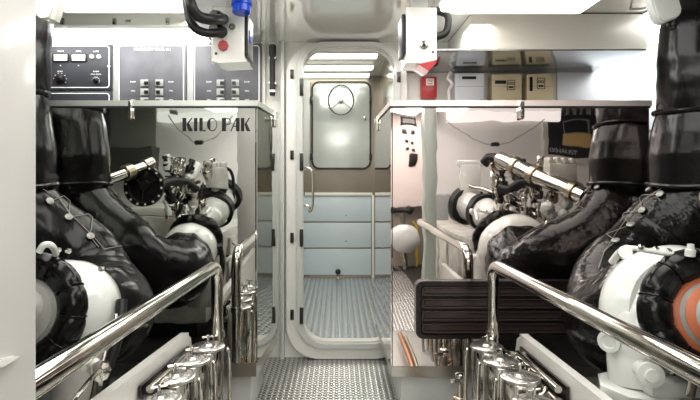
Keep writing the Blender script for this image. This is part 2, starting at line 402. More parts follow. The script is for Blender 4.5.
# ------------------------------------------------------------------ lagged exhaust ducts
def wr(seed, amp, fold=1):
    def f(i, n, a, p):
        v = 1+amp*noise.noise(p*5+V((seed, 0, 0)))+amp*.7*noise.noise(V((p.x*11, p.y*11, p.z*4))+V((seed, 3, 0)))
        e = min(i, n-1-i)/max(1, n-1)
        v += .35*amp*math.sin(a*9+seed)*max(0, 1-e*6)          # gathers near the ends
        v -= amp*.4*abs(noise.noise(V((p.x*7, p.y*7, p.z*13+seed))))
        return v
    return f
cam_o = V((0, 0, EYE))
def duct(side):
    s = side; L = s < 0
    t = thing('exhaust_duct', (s*1.5, 2.2, 0), 'black lagged exhaust duct bending down to the left engine' if L else 'large black lagged exhaust duct bending down to the right engine', 'duct')
    cxr = -1.44 if L else 1.575
    zr = 2.2
    seam1 = H(92 if L else 112, zr); seam2 = H(185, zr)
    # upper sleeve
    top = V((cxr+(.04 if not L else -.02), zr-.02, CEIL-.03))
    pts = smooth_path([top, V((cxr+s*.0, zr, (CEIL+seam1)/2)), V((cxr, zr, seam1-.01))], 14)
    rs = [.19+.02*math.sin(PI*k/(len(pts)-1)) if L else .165+.028*math.sin(.5*PI*min(1, 1.6*k/(len(pts)-1))) for k in range(len(pts))]
    obj('upper_sleeve', tube(BM(), pts, rs, 56, fn=wr(1+s, .09)), BLACKV, t)
    pts = smooth_path([V((cxr, zr, seam1)), V((cxr, zr, (seam1+seam2)/2)), V((cxr, zr, seam2))], 14)
    rs = [((.185 if L else .200)+(.038 if L else .030)*min(1, 1.6*k/(len(pts)-1))) for k in range(len(pts))]
    obj('middle_sleeve', tube(BM(), pts, rs, 56, fn=wr(5+s, .04)), BLACKV, t)
    LACE = mat('lacing_thread_' + ('left' if L else 'right'), (.30, .29, .27), .35, .3)
    mids = [P(68, 247, 2.25), P(93, 279, 2.22), V((-.92, 2.05, .62))] if L else [P(656, 245, 2.24), P(622, 282, 2.15), V((1.07, 1.98, .60))]
    end = mids[-1]
    pts = smooth_path([V((cxr, zr, seam2)), V((cxr-s*.035, zr-.01, seam2-.09))]+mids+[V((-.905, 1.83, .69)) if L else V((1.10, 1.78, .68))], 13)
    n = len(pts); rs = []
    for k in range(n):
        q = k/(n-1); rs.append((.222 if L else .226)-(.058 if L else .045)*math.sin(PI*min(1, q*2.2)*.5)+.05*max(0, q-.45))
    for k in range(6): rs[n-1-k] *= 1-(.16 if L else .05)*(1-k/6)
    bm = tube(BM(), pts, rs, 72, fn=wr(9+s, .08))
    bmesh.ops.recalc_face_normals(bm, faces=bm.faces); bm.normal_update()
    bvh = BVHTree.FromBMesh(bm)
    low = obj('lower_sleeve', bm, BLACKV if L else BLACKL, t)
    for z, r in ((seam1, .186 if L else .200), (seam2, .222 if L else .230)):
        obj('seam_strap', tube(BM(), [V((cxr+(r+.004)*math.cos(a), zr+(r+.004)*math.sin(a), z+.006*math.sin(3*a))) for a in [2*PI*k/40 for k in range(40)]], .011, 8, closed=True), BLACKV, t)
    # lacing buttons found on the sleeve's surface
    def hit(px, py):
        d = (P(px, py, 1)-cam_o).normalized(); h = bvh.ray_cast(cam_o, d)
        return (h[0], h[1]) if h[0] is not None else (None, None)
    sites = [(49, 202), (68, 218), (90, 237)] if L else [(661, 195), (643, 211), (631, 226), (616, 242), (628, 200), (650, 190)]
    other = [(47, 192), (70, 195), (92, 215)] if L else [(650, 187), (640, 196), (622, 215), (606, 236), (600, 250)]
    for px, py in sites:
        c, nn = hit(px, py)
        if c is None: continue
        if nn.dot(c-cam_o) > 0: nn = -nn
        obj('lacing_button', lathe(BM(), c-nn*.008, nn, [(0, .009), (.012, .009), (.013, .015), (.019, .016), (.022, .010)], 16), LACE, t)
    def wire(seq):
        pts = []
        for a, b in zip(seq, seq[1:]):
            for k in range(6):
                q = k/6; c, nn = hit(a[0]+(b[0]-a[0])*q, a[1]+(b[1]-a[1])*q)
                if c is not None:
                    if nn.dot(c-cam_o) > 0: nn = -nn
                    pts.append(c+nn*.006)
        if len(pts) > 2: obj('lacing_wire', tube(BM(), pts, .0016, 6), LACE, t)
    if L:
        wire([(42, 190), (58, 198), (70, 215), (92, 236), (104, 250), (124, 246)])
        wire([(49, 202), (70, 194), (68, 218), (92, 214), (90, 237), (100, 250)])
    else:
        wire([(664, 188), (645, 200), (632, 214), (618, 232), (605, 252), (598, 272)])
        wire([(661, 195), (640, 196), (643, 211), (622, 214), (631, 226), (607, 235), (616, 242), (600, 256)])
    return bvh
duct(-1); duct(1)

# ------------------------------------------------------------------ engines
def ringbag(c, axis, R, r, nseg, name, t, m):
    ax = V(axis).normalized(); u = ax.orthogonal().normalized(); w = ax.cross(u); n = nseg*8
    pts = [V(c)+(u*math.cos(2*PI*k/n)+w*math.sin(2*PI*k/n))*R for k in range(n)]
    def fn(i, nn, a, p):
        q = (i % 8)/8.0; return 1-.13*math.exp(-(min(q, 1-q)*8/1.0)**2)+.05*noise.noise(p*14)
    o = obj(name, tube(BM(), pts, r, 20, closed=True, fn=fn), m, t)
    for j in range(nseg):
        p = pts[j*8]; d = (p-V(c)).normalized(); tt = ax.cross(d)
        q = [p+(d*math.cos(a)+ax*math.sin(a))*(r*.93) for a in [2*PI*k/20 for k in range(20)]]
        obj('piping', tube(BM(), q, .0028, 6, closed=True), m, o)
    return o
def hose(pts, r, m, t, name='coolant_hose', seg=12):
    return obj(name, tube(BM(), smooth_path(pts, 8), r, seg), m, t)
def band(c, ax, r, w, m, parent, name='hose_clamp'):
    return obj(name, lathe(BM(), V(c)-V(ax).normalized()*w/2, ax, [(0, r*.9), (0, r), (w, r), (w, r*.9)], 28), m, parent)
def bolts(c, ax, R, n, r, m, parent):
    ax = V(ax).normalized(); u = ax.orthogonal().normalized(); w = ax.cross(u)
    for k in range(n):
        a = 2*PI*k/n
        obj('bolt', lathe(BM(), V(c)+(u*math.cos(a)+w*math.sin(a))*R, ax, [(0, r), (r, r), (r*1.2, r*.6)], 6), m, parent)
def zvr(px, py=0):      # virtual depth far enough that the thing itself stands outside the view
    u = px-CX
    k = 415 if u > 0 else 345
    return 2*ZF*k/(abs(u)+k)

def engine(side):
    s = side; L = s < 0
    t = thing('marine_engine', (s*1.4, .8, 0), 'white marine diesel engine at left, its turbo ringed in black lagging behind the pillar' if L else 'white marine diesel engine at right, its turbo ringed in black lagging with orange hose', 'engine')
    bm = BM(); box(bm, (s*.92, -.5, .12), (s*1.9, 1.28, .72), .03)
    for k in range(4): box(bm, (s*.90, -.4+k*.42, .2), (s*.95, -.2+k*.42, .66), .015)
    obj('engine_block', bm, ENGD, t)
    obj('oil_sump', box(BM(), (s*1.0, -.45, .0), (s*1.8, 1.2, .13), .02), DARK, t)
    for k in range(3):
        h = obj('cylinder_head', box(BM(), (s*1.12, -.35+k*.5, .72), (s*1.75, .08+k*.5, .86), .02), ENGD, t)
        obj('rocker_cover', box(BM(), (s*1.16, -.32+k*.5, .86), (s*1.7, .05+k*.5, .93), .025), CREAM, h)
    # turbocharger housing
    if L: c1 = P(62, 310, 1.72); c0 = P(29, 312, 1.56); R1 = .166; RR, rr = .138, .042
    else: c1 = P(682, 318, 1.66); c0 = P(712, 317, 1.50); R1 = .235; RR, rr = .155, .047
    ax = (c0-c1).normalized()
    tb = obj('turbo_housing', lathe(BM(), c1-ax*.16, ax, [(0, R1*.45), (.02, R1*.72), (.06, R1*.93), (.11, R1), (.17, R1*.99), (.21, R1*.9), (.235, R1*.8)], 48), ENGW, t)
    # spiral outlet / neck and base flange
    if not L:
        bm = tube(BM(), smooth_path([P(650, 290, 1.7), P(640, 330, 1.66), P(638, 355, 1.64), P(640, 382, 1.63)], 8), [.10]*8+[.095]*8+[.09]*9, 28)
        obj('neck', bm, ENGW, tb)
        bm = BM(); c = P(642, 388, 1.62)
        lathe(bm, c-V((0, 0, .035)), (0, 0, 1), [(0, .12), (.004, .13), (.045, .13), (.05, .12)], 8)
        obj('flange', bm, ENGW, tb)
        pb = obj('port_boss', lathe(BM(), P(610, 341, 1.62), (-.9, -.8, .0), [(-.04, .028), (0, .028), (.002, .034), (.012, .034), (.013, .022), (.008, .018)], 24), ENGW, tb)
        pb2 = obj('port_boss', lathe(BM(), P(649, 374, 1.5), (-.2, -1, .1), [(-.07, .025), (0, .025), (.002, .036), (.018, .036), (.02, .02), (.028, .018)], 20), ENGW, tb)
        obj('lifting_eye', tube(BM(), smooth_path([P(612, 262, 1.66), P(620, 252, 1.62), P(630, 248, 1.58), P(650, 251, 1.56), P(668, 254, 1.55), P(680, 256, 1.55)], 6), [.011]*12+[.008]*19, 12), ENGW, tb)
        obj('lifting_eye', lathe(BM(), P(624, 253, 1.58), (-.3, -1, .3), [(0, .02), (.02, .02)], 14), ENGW, tb)
        box_b = BM(); box(box_b, P(652, 400, 1.5), P(690, 372, 1.58), .02); box(box_b, P(600, 402, 1.66), P(612, 388, 1.6), .01)
        obj('oil_housing', box_b, ENGW, tb)
        hose([P(672, 372, 1.45), P(684, 366, 1.42), P(692, 378, 1.42), P(690, 395, 1.43)], .012, CHROMED, t, 'oil_pipe')
        obj('sensor', lathe(BM(), P(690, 256, 1.5), (0, -.1, 1), [(0, .014), (.02, .014), (.022, .01), (.035, .009)], 14), ENGW, t)
        for px in (640, 655, 668): bolts(P(px, 249+(px-640)*.15, 1.56), (0, -.5, 1), .006, 1, .009, CHROME, tb)
    else:
        obj('neck', tube(BM(), smooth_path([P(78, 330, 1.75), P(84, 360, 1.72), P(80, 395, 1.7), P(78, 420, 1.7)], 6), .085, 24), ENGD, tb)
        obj('lifting_eye', tube(BM(), smooth_path([P(39, 252, 1.52), P(44, 245, 1.52), P(52, 246, 1.54), P(56, 254, 1.58)], 6), .010, 10), ENGW, tb)
        for px, py in ((60, 249), (70, 250), (103, 268), (108, 340)): bolts(P(px, py, 1.6), (0, -1, .2), .004, 1, .009, CHROME, tb)
        v = obj('drain_cock', lathe(BM(), P(101, 370, 1.45), (.3, -1, .1), [(-.03, .022), (0, .022), (.004, .028), (.02, .028), (.024, .012)], 8), CHROME, t)
        obj('cock_lever', tube(BM(), smooth_path([P(101, 370, 1.42), P(90, 380, 1.4), P(74, 400, 1.38)], 5), .006, 8), CHROME, v)
        hose([P(101, 370, 1.46), P(106, 350, 1.5), P(114, 330, 1.55), P(116, 315, 1.6)], .006, CHROMED, t, 'oil_pipe')
        hose([P(84, 368, 1.5), P(90, 362, 1.5), P(98, 366, 1.48)], .016, CREAM, t, 'oil_pipe')
        hose([P(99, 374, 1.5), P(97, 388, 1.5), P(92, 410, 1.5)], .014, CHROMED, t, 'oil_pipe')
        hose([P(122, 300, 1.75), P(118, 335, 1.7), P(104, 380, 1.65), P(98, 410, 1.62)], .018, RUB, t)
    lag = ringbag(c0, ax, RR, rr, 11, 'lagging_ring', t, RINGB); lag['label'] = 'shiny black segmented lagging ring'
    # bellows and hose rising from the turbo inlet
    rb = RR-rr*.85
    c2 = c0+ax*.02
    if L:
        obj('intake_disc', lathe(BM(), c0-ax*.06, ax, [(0, rb*1.1), (.05, rb*1.1), (.07, rb*1.04), (.075, rb*.98), (.08, rb*.98), (.085, rb*.92), (.092, rb*.9), (.095, rb*.2), (.10, rb*.14), (.12, rb*.13), (.125, rb*.05)], 40), GREYS, t)
    else:
        o = obj('bellows', lathe(BM(), c0-ax*.05, ax, [(0, rb*1.1), (.035, rb*1.1), (.055, rb*1.0), (.13, rb*.5), (.14, rb*.45)], 40), GREYS, t)
        for d, ra, rb_ in ((.012, 1.0, .86), (.046, .78, .62)):
            obj('orange_band', lathe(BM(), c0+ax*d, ax, [(-.01, rb*ra*1.0), (0, rb*ra*1.04), (.014, rb*(rb_+.03)), (.015, rb*rb_*.9)], 40), ORANGE, o, label='orange silicone band')
    # the rising elbow, seen in the polished enclosure front
    up = [c0-ax*.02, M(212 if L else 488, 214 if L else 216, zvr(212 if L else 488)+.03), M(222 if L else 467, 196 if L else 205, zvr(222 if L else 470)+.20)]
    er = .112
    obj('intake_elbow', tube(BM(), smooth_path(up, 10), ([rb*.5]*8+[rb*.8]*2 if L else [rb*.5]*8+[rb*.8]*2)+[er]*11, 28), ENGW, t)
    q = smooth_path(up, 10); d2 = (q[-1]-q[-2]).normalized()
    band(q[12], (q[13]-q[12]), er*1.22, .06, RUB, t)
    band(q[-1], d2, er*1.3, .07, RUB, t)
    obj('end_cap', lathe(BM(), q[-1], d2, [(0, er*1.15), (.06, er*1.15), (.08, er*.9)], 28), RUB, t)
    # top gear mirrored in the enclosure
    def mp(px, py, extra=0): return M(px, py, zvr(px)+extra)
    if L:
        cc_ = mp(145, 186); dsk = obj('access_cover', lathe(BM(), cc_, (0, 1, 0), [(-.06, .10), (0, .108), (.0, .125), (.026, .125), (.028, .100), (.012, .094), (.012, .04), (.025, .03)], 40), BLKP, t, label='round black cover with ring of bolts')
        bolts(cc_+V((0, .022, 0)), (0, 1, 0), .112, 14, .008, GLASSW, dsk)
        bm = BM()
        for a in (.4, 2.5, 4.6): tube(bm, [cc_+V((0, .02, 0)), cc_+V((.09*math.cos(a), .02, .09*math.sin(a)))], .006, 8)
        obj('cover_rib', bm, RUB, dsk)
        pa, pb = mp(104, 181), mp(152, 163)
        obj('steel_pipe', tube(BM(), [pa, pb], .034, 20), CHROME, t); band(pa.lerp(pb, .48), pb-pa, .046, .05, BRASS, t); band(pa.lerp(pb, .9), pb-pa, .043, .05, CHROMED, t)
        obj('pressure_gauge', lathe(BM(), mp(181, 170, .1), (0.2, 1, .3), [(0, .036), (.02, .036), (.022, .030)], 24), ENGW, t)
        pa, pb = mp(187, 181, .05), mp(197, 164, .05); obj('oil_filter', tube(BM(), [pa, pa.lerp(pb, .1), pa.lerp(pb, .9), pb], [.03, .042, .042, .034], 24), ENGW, t)
        bm = BM(); a = mp(217, 176)
        box(bm, a-V((.08, .05, .09)), a+V((.07, .05, .06)), .012)
        for k in range(3): box(bm, a+V((-.09+k*.06, -.04, .05)), a+V((-.05+k*.06, .04, .10)), .012)
        obj('pump_body', bm, ENGD, t)
        hose([mp(226, 168, .02), mp(232, 172, .02), mp(233, 190, .02), mp(231, 214, .02)], .011, RUB, t)
        hose([mp(160, 187), mp(170, 182), mp(185, 183), mp(196, 190)], .028, RUB, t)
        hose([mp(178, 192, .1), mp(190, 200, .1), mp(198, 215, .1), mp(202, 240, .1)], .03, RUB, t)
        obj('expansion_tank', box(BM(), mp(197, 232, .15), mp(216, 192, .25), .02), ENGW, t)
        obj('belt_guard', box(BM(), mp(218, 222, .06), mp(229, 180, .12), .012), RUB, t)
        xs, ys = (166, 214), (158, 214)
        mt = ENGD
    else:
        pa, pb = mp(500, 159, .05), mp(586, 197, -.12)
        obj('steel_pipe', tube(BM(), [pa, pb], .050, 24), CHROME, t)
        for q in (.22, .45, .88): band(pa.lerp(pb, q), pb-pa, .060, .04, BRASS, t)
        bm = BM(); box(bm, mp(458, 200, .1), mp(481, 165, .2), .02); box(bm, mp(456, 167, .08), mp(483, 161, .22), .012)
        obj('expansion_tank', bm, ENGW, t)
        bm = BM(); a = mp(561, 170)
        box(bm, a-V((.09, .05, .08)), a+V((.08, .05, .04)), .012)
        for k in range(4): box(bm, a+V((-.09+k*.045, -.04, .03)), a+V((-.06+k*.045, .04, .075)), .010)
        obj('pump_body', bm, ENGD, t)
        hose([mp(500, 186), mp(510, 188), mp(525, 181), mp(540, 186)], .030, RUB, t)
        hose([mp(484, 164, .05), mp(490, 158, .05), mp(503, 160, .05)], .036, RUB, t)
        hose([mp(500, 222, .15), mp(508, 214, .15), mp(528, 222, .12), mp(543, 240, .12)], .028, RUB, t)
        hose([mp(470, 185, .1), mp(500, 196, .1), mp(528, 214, .1)], .02, CHROME, t, 'oil_pipe')
        hose([mp(505, 195, .1), mp(520, 203, .1), mp(537, 216, .1)], .03, CHROMED, t, 'oil_pipe')
        a = mp(556, 205); bm = BM()
        for k in range(7):
            bmesh.ops.create_icosphere(bm, subdivisions=2, radius=.03+.015*random.random(), matrix=Matrix.Translation(a+V((random.uniform(-.06, .06), random.uniform(-.04, .04), random.uniform(-.10, .10)))))
        obj('plastic_wrapping', bm, PLASTIC, t)
        xs, ys = (492, 556), (160, 214)
        mt = ENGD
    for k in range(30):        # fuel lines
        x, y = random.uniform(*xs), random.uniform(*ys)
        q = [mp(x, y, .08)]
        for j in range(3): x += random.uniform(-9, 9); y += random.uniform(-8, 8); q.append(mp(min(max(x, xs[0]), xs[1]), min(max(y, ys[0]), ys[1]+6), .02+random.random()*.2))
        hose(q, random.choice((.006, .009, .014)), random.choice((CHROME, CHROMED, ENGW, RUB, RUB, COPPER)), t, 'fuel_line', 8)
    for k in range(34):
        x, y = random.uniform(*xs), random.uniform(ys[0]+4, ys[1]+10)
        a = mp(x, y, .04); bm = BM(); r = random.uniform(.018, .035)
        lathe(bm, a-V((0, 0, .05)), (random.uniform(-.3, .3), random.uniform(-.3, .6), 1), [(0, r*.8), (.02, r), (.05, r), (.052, r*.6), (.08, r*.55), (.082, r*.8), (.10, r*.7)], 14)
        obj('injector', bm, random.choice((ENGD, ENGW, CHROME, CHROME, BLKP)), t)
    return t
engine(-1); engine(1)

# ------------------------------------------------------------------ hand rails
for L in (True, False):
    if L:
        a, b = P(38, 381, .92), P(217, 265, 2.255)
    else:
        a, b = P(700, 372, .98), P(493, 264, 2.255)
    d = (a-b); far = b+d*1.25
    foot = V((b.x, b.y+.01, .02))
    t = thing('handrail', (b.x, b.y, 0), 'polished steel handrail running past the left engine' if L else 'polished steel handrail running past the right engine', 'handrail')
    pts = bend([far, b, foot], .085, 8)
    obj('rail_tube', tube(BM(), pts, .0255, 24), CHROME, t)
    obj('base_flange', lathe(BM(), foot-V((0, 0, .02)), (0, 0, 1), [(0, .045), (.012, .045), (.016, .026), (.05, .025)], 24), CHROME, t)
    obj('post_collar', lathe(BM(), V((b.x, b.y+.01, H(338, 2.25))), (0, 0, 1), [(0, .023), (.002, .030), (.03, .030), (.032, .023)], 24), CHROME, t)
# ------------------------------------------------------------------ channel beams + filters
LIDM = mat('filter_lid_steel', (.72, .71, .69), .22, .9)
for L in (True, False):
    s = -1 if L else 1
    A, B = (P(190, 334, 2.2), P(105, 402, 1.42)) if L else (P(518, 335, 2.25), P(600, 402, 1.56))
    B2 = A+(B-A)*1.9
    w = V((-s*.0, 0, 0)); out = V((s*.035, 0, 0))
    dz = V((0, 0, -.26))
    t = thing('channel_beam', (A.x, A.y, 0), 'white painted channel beam behind the left chrome filters' if L else 'white painted channel beam behind the right chrome filters', 'beam')
    bm = BM()
    A3 = A+V((0, .0, 0))
    prism(bm, [A3+V((0, -.02, 0)), A3+V((0, .015, -.02)), A3+V((0, .06, -.16)), A3+V((0, .06, -.26)), B2+dz, B2], out*.35)
    obj('web', bm, WHITE, t)
    bm = BM(); prism(bm, [A3+V((0, -.02, 0)), B2, B2+out*.95, A3+V((0, -.02, 0))+out*.95], (0, 0, .012)); obj('top_flange', bm, WHITE, t)
    obj('support_foot', box(BM(), (A.x, A.y-.02, 0), (A.x+s*.04, A.y+.05, A.z-.2), .006), WHITE, t)
    inn = V((-s*.035, 0, 0))
    t = thing('filter_manifold', (A.x-s*.03, A.y, 0), 'chrome manifold pipes bolted along left white channel beam' if L else 'chrome manifold pipes bolted along right white channel beam', 'manifold')
    for dzz, r in ((-.045, .013), (-.09, .018), (-.14, .011)):
        obj('manifold_pipe', tube(BM(), [A+inn+V((0, -.10, dzz)), A.lerp(B, .7)+inn+V((0, 0, dzz))], r, 14), CHROME if dzz != -.09 else CHROMED, t)
    bm = BM()
    obj('back_plate', prism(BM(), [A+inn*.15+V((0, -.06, -.03)), A+inn*.15+V((0, -.06, -.17)), A.lerp(B, .72)+inn*.15+V((0, 0, -.17)), A.lerp(B, .72)+inn*.15+V((0, 0, -.03))], inn*.25), BLKP, t)
    for k in range(5):
        c = A.lerp(B, .08+k*.1)+inn*1.3+V((0, 0, -.065))
        obj('union_nut', lathe(BM(), c, (-s, 0, .2), [(-.02, .012), (0, .014), (.018, .014), (.02, .009), (.03, .008)], 6), CHROME, t)
    cs = [(208, 344, 2.14), (192, 357, 1.98), (175, 374, 1.80), (159, 396, 1.63)] if L else [(487, 344, 2.17), (501, 358, 2.01), (520, 374, 1.83), (534, 400, 1.64)]
    names = (['nearest the rail post on the left', 'second from the left rail post', 'third from the left rail post', 'closest to the camera on the left'] if L else
             ['nearest the rail post on the right', 'second from the right rail post', 'third from the right rail post', 'closest to the camera on the right'])
    for i, (px, py, z) in enumerate(cs):
        c = P(px, py, z); R = .062
        t = thing('fuel_filter', (c.x, c.y, 0), 'chrome canister fuel filter ' + names[i], 'filter', 'chrome filters on the left' if L else 'chrome filters on the right')
        hz = c.z
        obj('canister', lathe(BM(), (c.x, c.y, .03), (0, 0, 1), [(0, R*.8), (.02, R*.95), (.03, R), (hz-.055, R), (hz-.05, R*.95)], 32), CHROME, t)
        ld = obj('lid', lathe(BM(), (c.x, c.y, hz-.02), (0, 0, 1), [(0, R*1.03), (.003, R*1.10), (.012, R*1.10), (.015, R*1.02), (.016, R*.35), (.024, R*.25)], 32), LIDM, t)
        bolt = BM(); lathe(bolt, (c.x, c.y, hz+.008), (0, 0, 1), [(0, .006), (.028, .006), (.03, .004)], 12)
        tube(bolt, [V((c.x-.022, c.y-.01, hz+.03)), V((c.x+.022, c.y+.01, hz+.03))], .004, 8)
        obj('tee_handle', bolt, CHROME, ld)
        obj('outlet_pipe', tube(BM(), smooth_path([V((c.x+s*R*.8, c.y, hz-.08)), V((c.x+s*R*1.3, c.y, hz-.075)), V((A.x-s*.035, c.y+.02, hz-.06))], 5), .012, 10), CHROMED, t)
        obj('bypass_pipe', tube(BM(), smooth_path([V((c.x-s*R*1.15, c.y+.03, hz-.03)), V((c.x-s*R*1.3, c.y+.03, hz-.07)), V((c.x-s*R*1.3, c.y+.03, .08)), V((c.x-s*R*.8, c.y+.02, .05))], 5), .009, 10), CHROME, t)
# copper and steel pipes by the filter feet
for i, (L, dx) in enumerate(((True, 0), (False, 0))):
    s = -1 if L else 1
    t = thing('pipe_run', (s*.47, 2.3, 0), 'copper and steel pipes low beside the left rail post' if L else 'copper pipe low beside the right plinth', 'pipes')
    for k in range(3 if L else 2):
        x = s*(.44-.035*k)
        obj('pipe', tube(BM(), bend([V((x, 1.5, .10+.02*k)), V((x, 2.38, .10+.02*k)), V((x-s*.0, 2.38, .02))], .05), .012+.003*(k % 2), 12), (BRASS, COPPER, CHROME)[k], t)
    obj('pipe_clip', box(BM(), (s*.46, 2.2, .0), (s*.35, 2.23, .16), .004), CHROMED, t)

# ------------------------------------------------------------------ near pillars
for L in (True, False):
    if L:
        x1 = X(38.3, .86); t = thing('pillar', (x1-.15, .8, 0), 'glossy cream pillar at the left edge in the foreground', 'pillar')
        obj('column', box(BM(), (x1-.30, .60, 0), (x1, .86, CEIL), .012), PILLAR, t)
        bm = BM(); xx = x1+.0
        prism(bm, [V((xx, .60, H(377, .60))), V((xx, .795, H(356, .795))), V((xx, .76, H(366, .76))), V((xx, .60, H(393, .60)))], (.010, 0, 0))
        obj('gusset', bm, WHITE, t)
    else:
        x0 = X(424, 2*ZF-.8); x1 = X(436, 2*ZF-.8)
        t = thing('pillar', (x0+.05, .78, 0), 'pale green-grey rounded pillar whose reflection shows in right enclosure', 'pillar')
        obj('column', box(BM(), (x0, .70, 0), (x1, .84, CEIL), .03), mat('pale_green_paint', (.42, .47, .43), .3, coat=.3), t)

# ------------------------------------------------------------------ bulkhead control panels
s3 = ZD/F
def cpanel(px0, px1, py0, py1, z, m, label):
    t = thing('control_panel', P((px0+px1)/2, py1, z), label, 'control panel', 'control panels on bulkhead')
    obj('panel_plate', box(BM(), P(px0, py1, z-.02), P(px1, py0, z+.0), .004), m, t)
    bm = plate(BM(), rrect(X(px0+2, z), X(px1-2, z), H(py1-1.5, z), H(py0+2, z), .02, 5), [rrect(X(px0+2.9, z), X(px1-2.9, z), H(py1-2.4, z), H(py0+2.9, z), .015, 5)[::-1]], z-.0225, z-.0195)
    obj('outline', bm, INK, t, label='thin white outline')
    return t
zc = ZD-.04
struct('trim_8', box(BM(), P(30, 130, ZD-.001), P(262, 43.5, ZD-.038), .004), LGREY)
t = cpanel(40, 113, 44.5, 90, zc, CHAR, 'charcoal control panel with two meters, lamps and knobs')
for px in (60.5, 78.5):
    g = obj('meter', box(BM(), P(px-7.5, 62, zc-.02), P(px+7.5, 53.5, zc-.03), .003), BLKP, t)
    obj('meter_face', box(BM(), P(px-6.5, 60.8, zc-.029), P(px+6.5, 54.6, zc-.032), .001), GLASSW, g)
    obj('scale', box(BM(), P(px-4.5, 58.6, zc-.0322), P(px+4.5, 58.2, zc-.0326)), BINK, g)
    text('caption', 'VOLTS' if px < 70 else 'AMPS', P(px, 51.3, zc-.0215), .014, INK, t)
    obj('set_screw', lathe(BM(), P(px, 65.5, zc-.02), (0, -1, 0), [(0, .004), (.003, .003)], 8), INK, t)
for px in (92, 99): obj('pilot_lamp', lathe(BM(), P(px, 56.8, zc-.02), (0, -1, 0), [(0, .014), (.006, .014), (.012, .008)], 16), GLASSW, t)
text('caption', 'LAMPS', P(96, 51.5, zc-.0215), .013, INK, t)
for px, py, r in ((60, 79.5, .030), (96, 80.5, .016)):
    k = obj('selector_knob', lathe(BM(), P(px, py, zc-.02), (0, -1, 0), [(0, r), (.012, r*.9), (.014, r*.6), (.03, r*.5)], 20), BLKP, t)
    obj('pointer', box(BM(), P(px, py, zc-.05)-V((r*.9, 0, .004)), P(px, py, zc-.05)+V((r*.9, .02, .004)), .002), RUB, k)
    for q in range(7):
        a = PI*.95-q*PI*.95/5.2; 
        obj('tick', box(BM(), P(px, py, zc-.0205)+V((r*1.35*math.cos(a)-.003, -.0015, r*1.35*math.sin(a)-.002)), P(px, py, zc-.0205)+V((r*1.35*math.cos(a)+.003, 0, r*1.35*math.sin(a)+.002))), INK, t)
text('caption', 'MODE', P(60, 71.5, zc-.0215), .012, INK, t)
text('caption', 'ALARM', P(96, 71.5, zc-.0215), .012, INK, t); text('caption', 'SYNC MODE', P(96, 74.3, zc-.0215), .012, INK, t)
obj('white_button', lathe(BM(), P(109, 66.5, zc-.02), (0, -1, 0), [(0, .009), (.008, .008)], 12), GLASSW, t)
t = cpanel(40, 113, 91.5, 118, zc, CHAR, 'lower charcoal panel strip just above left enclosure rim')
def swpanel(px0, px1, label, title, cx0):
    t = cpanel(px0, px1, 44, 118, zc, CHARL, label)
    if title: text('title', title, P((px0+px1)/2, 49.4, zc-.0215), .026, INK, t, xs=.85)
    for cx in (cx0, cx0+15):
        for py in (83, 92, 101):
            k = obj('switch_block', box(BM(), P(cx-3.6, py+3.6, zc-.02), P(cx+3.6, py-3.6, zc-.032), .002), GREY, t)
            obj('toggle', box(BM(), P(cx+(.0 if cx == cx0 else -3.2), py+1.8, zc-.032), P(cx+(3.2 if cx == cx0 else 0), py-1.8, zc-.042), .002), BLKP, k)
            sd = -1 if cx == cx0 else 1
            text('caption', 'PUMP' if py < 90 else 'FAN', P(cx+sd*11.5, py-1, zc-.0215), .014, INK, t)
swpanel(118, 187, 'grey switch panel with white title and two rows of toggle switches', 'MACHINERY PANEL N.1', 144.5)
swpanel(193, 262, 'grey switch panel behind the hanging white socket box', None, 220.5)
# torch
t = thing('torch', P(272, 95, ZD-.05), 'black torch clipped upright on bulkhead between panels and door', 'torch')
x, z0, z1 = X(272.5, ZD-.05), H(96, ZD-.05), H(45, ZD-.05); y = ZD-.055
obj('barrel', lathe(BM(), (x, y, z0), (0, 0, 1), [(0, .014), (.012, .018), (.02, .018), (z1-z0-.08, .017), (z1-z0-.065, .022), (z1-z0-.005, .023), (z1-z0, .018)], 24), RUB, t)
obj('tail_band', lathe(BM(), (x, y, z0+.022), (0, 0, 1), [(0, .0192), (.015, .0192)], 24), GLASSW, t, label='white band near the tail')
for z in (z0+.07, z1-.09): obj('clip', box(BM(), (x-.023, y-.008, z), (x+.023, ZD-.002, z+.015), .002), CHROMED, t)

# ------------------------------------------------------------------ overhead lights, beam, cabinet
def lightbox(x0, x1, y0, y1, h0, h1, label, m=LAMP, group='overhead light panels'):
    t = thing('ceiling_light', ((x0+x1)/2, (y0+y1)/2, h1), label, 'light', group)
    obj('lamp_housing', box(BM(), (x0-.015, y0-.015, h0+.025), (x1+.015, y1+.015, h1), .008), WHITE, t)
    obj('diffuser', box(BM(), (x0, y0, h0), (x1, y1, h0+.035), .012), m, t)
lightbox(X(66, 2.3), X(187, 2.3), 1.15, 2.3, H(13.5, 2.3), CEIL-.001, 'bright overhead light panel near the left, over the walkway side')
lightbox(X(439, 2.3), X(580, 2.3), 1.15, 2.3, H(14.5, 2.3), CEIL-.001, 'bright overhead light panel near the right, in front of cabinet')
lightbox(-1.9, X(190, 2.85), 2.80, 3.28, CEIL-.03, CEIL-.001, 'added glowing panel in place of the bright ceiling over the charcoal control panels', LAMPB)  # added glow that lights the bulkhead, replacing a bright ceiling
lightbox(1.62, 2.5, 2.5, 3.25, CEIL-.03, CEIL-.001, 'glowing light panel above bluish bulkhead at right', LAMPB)
for i, (x, y) in enumerate(((-1.2, -.9), (1.2, -.9), (0, -.2))):
    lightbox(x-.35 if x else -.15, x+.35 if x else .15, y-.6, y+.6, CEIL-.05, CEIL-.001, ['overhead light panel behind the camera above left engine', 'overhead light panel behind the camera above right engine', 'overhead light panel behind the camera over the walkway'][i], LAMPB)
t = thing('cable_tray', P(116, 26, 2.72), 'cream overhead beam with small metal clips above control panels', 'cable tray')
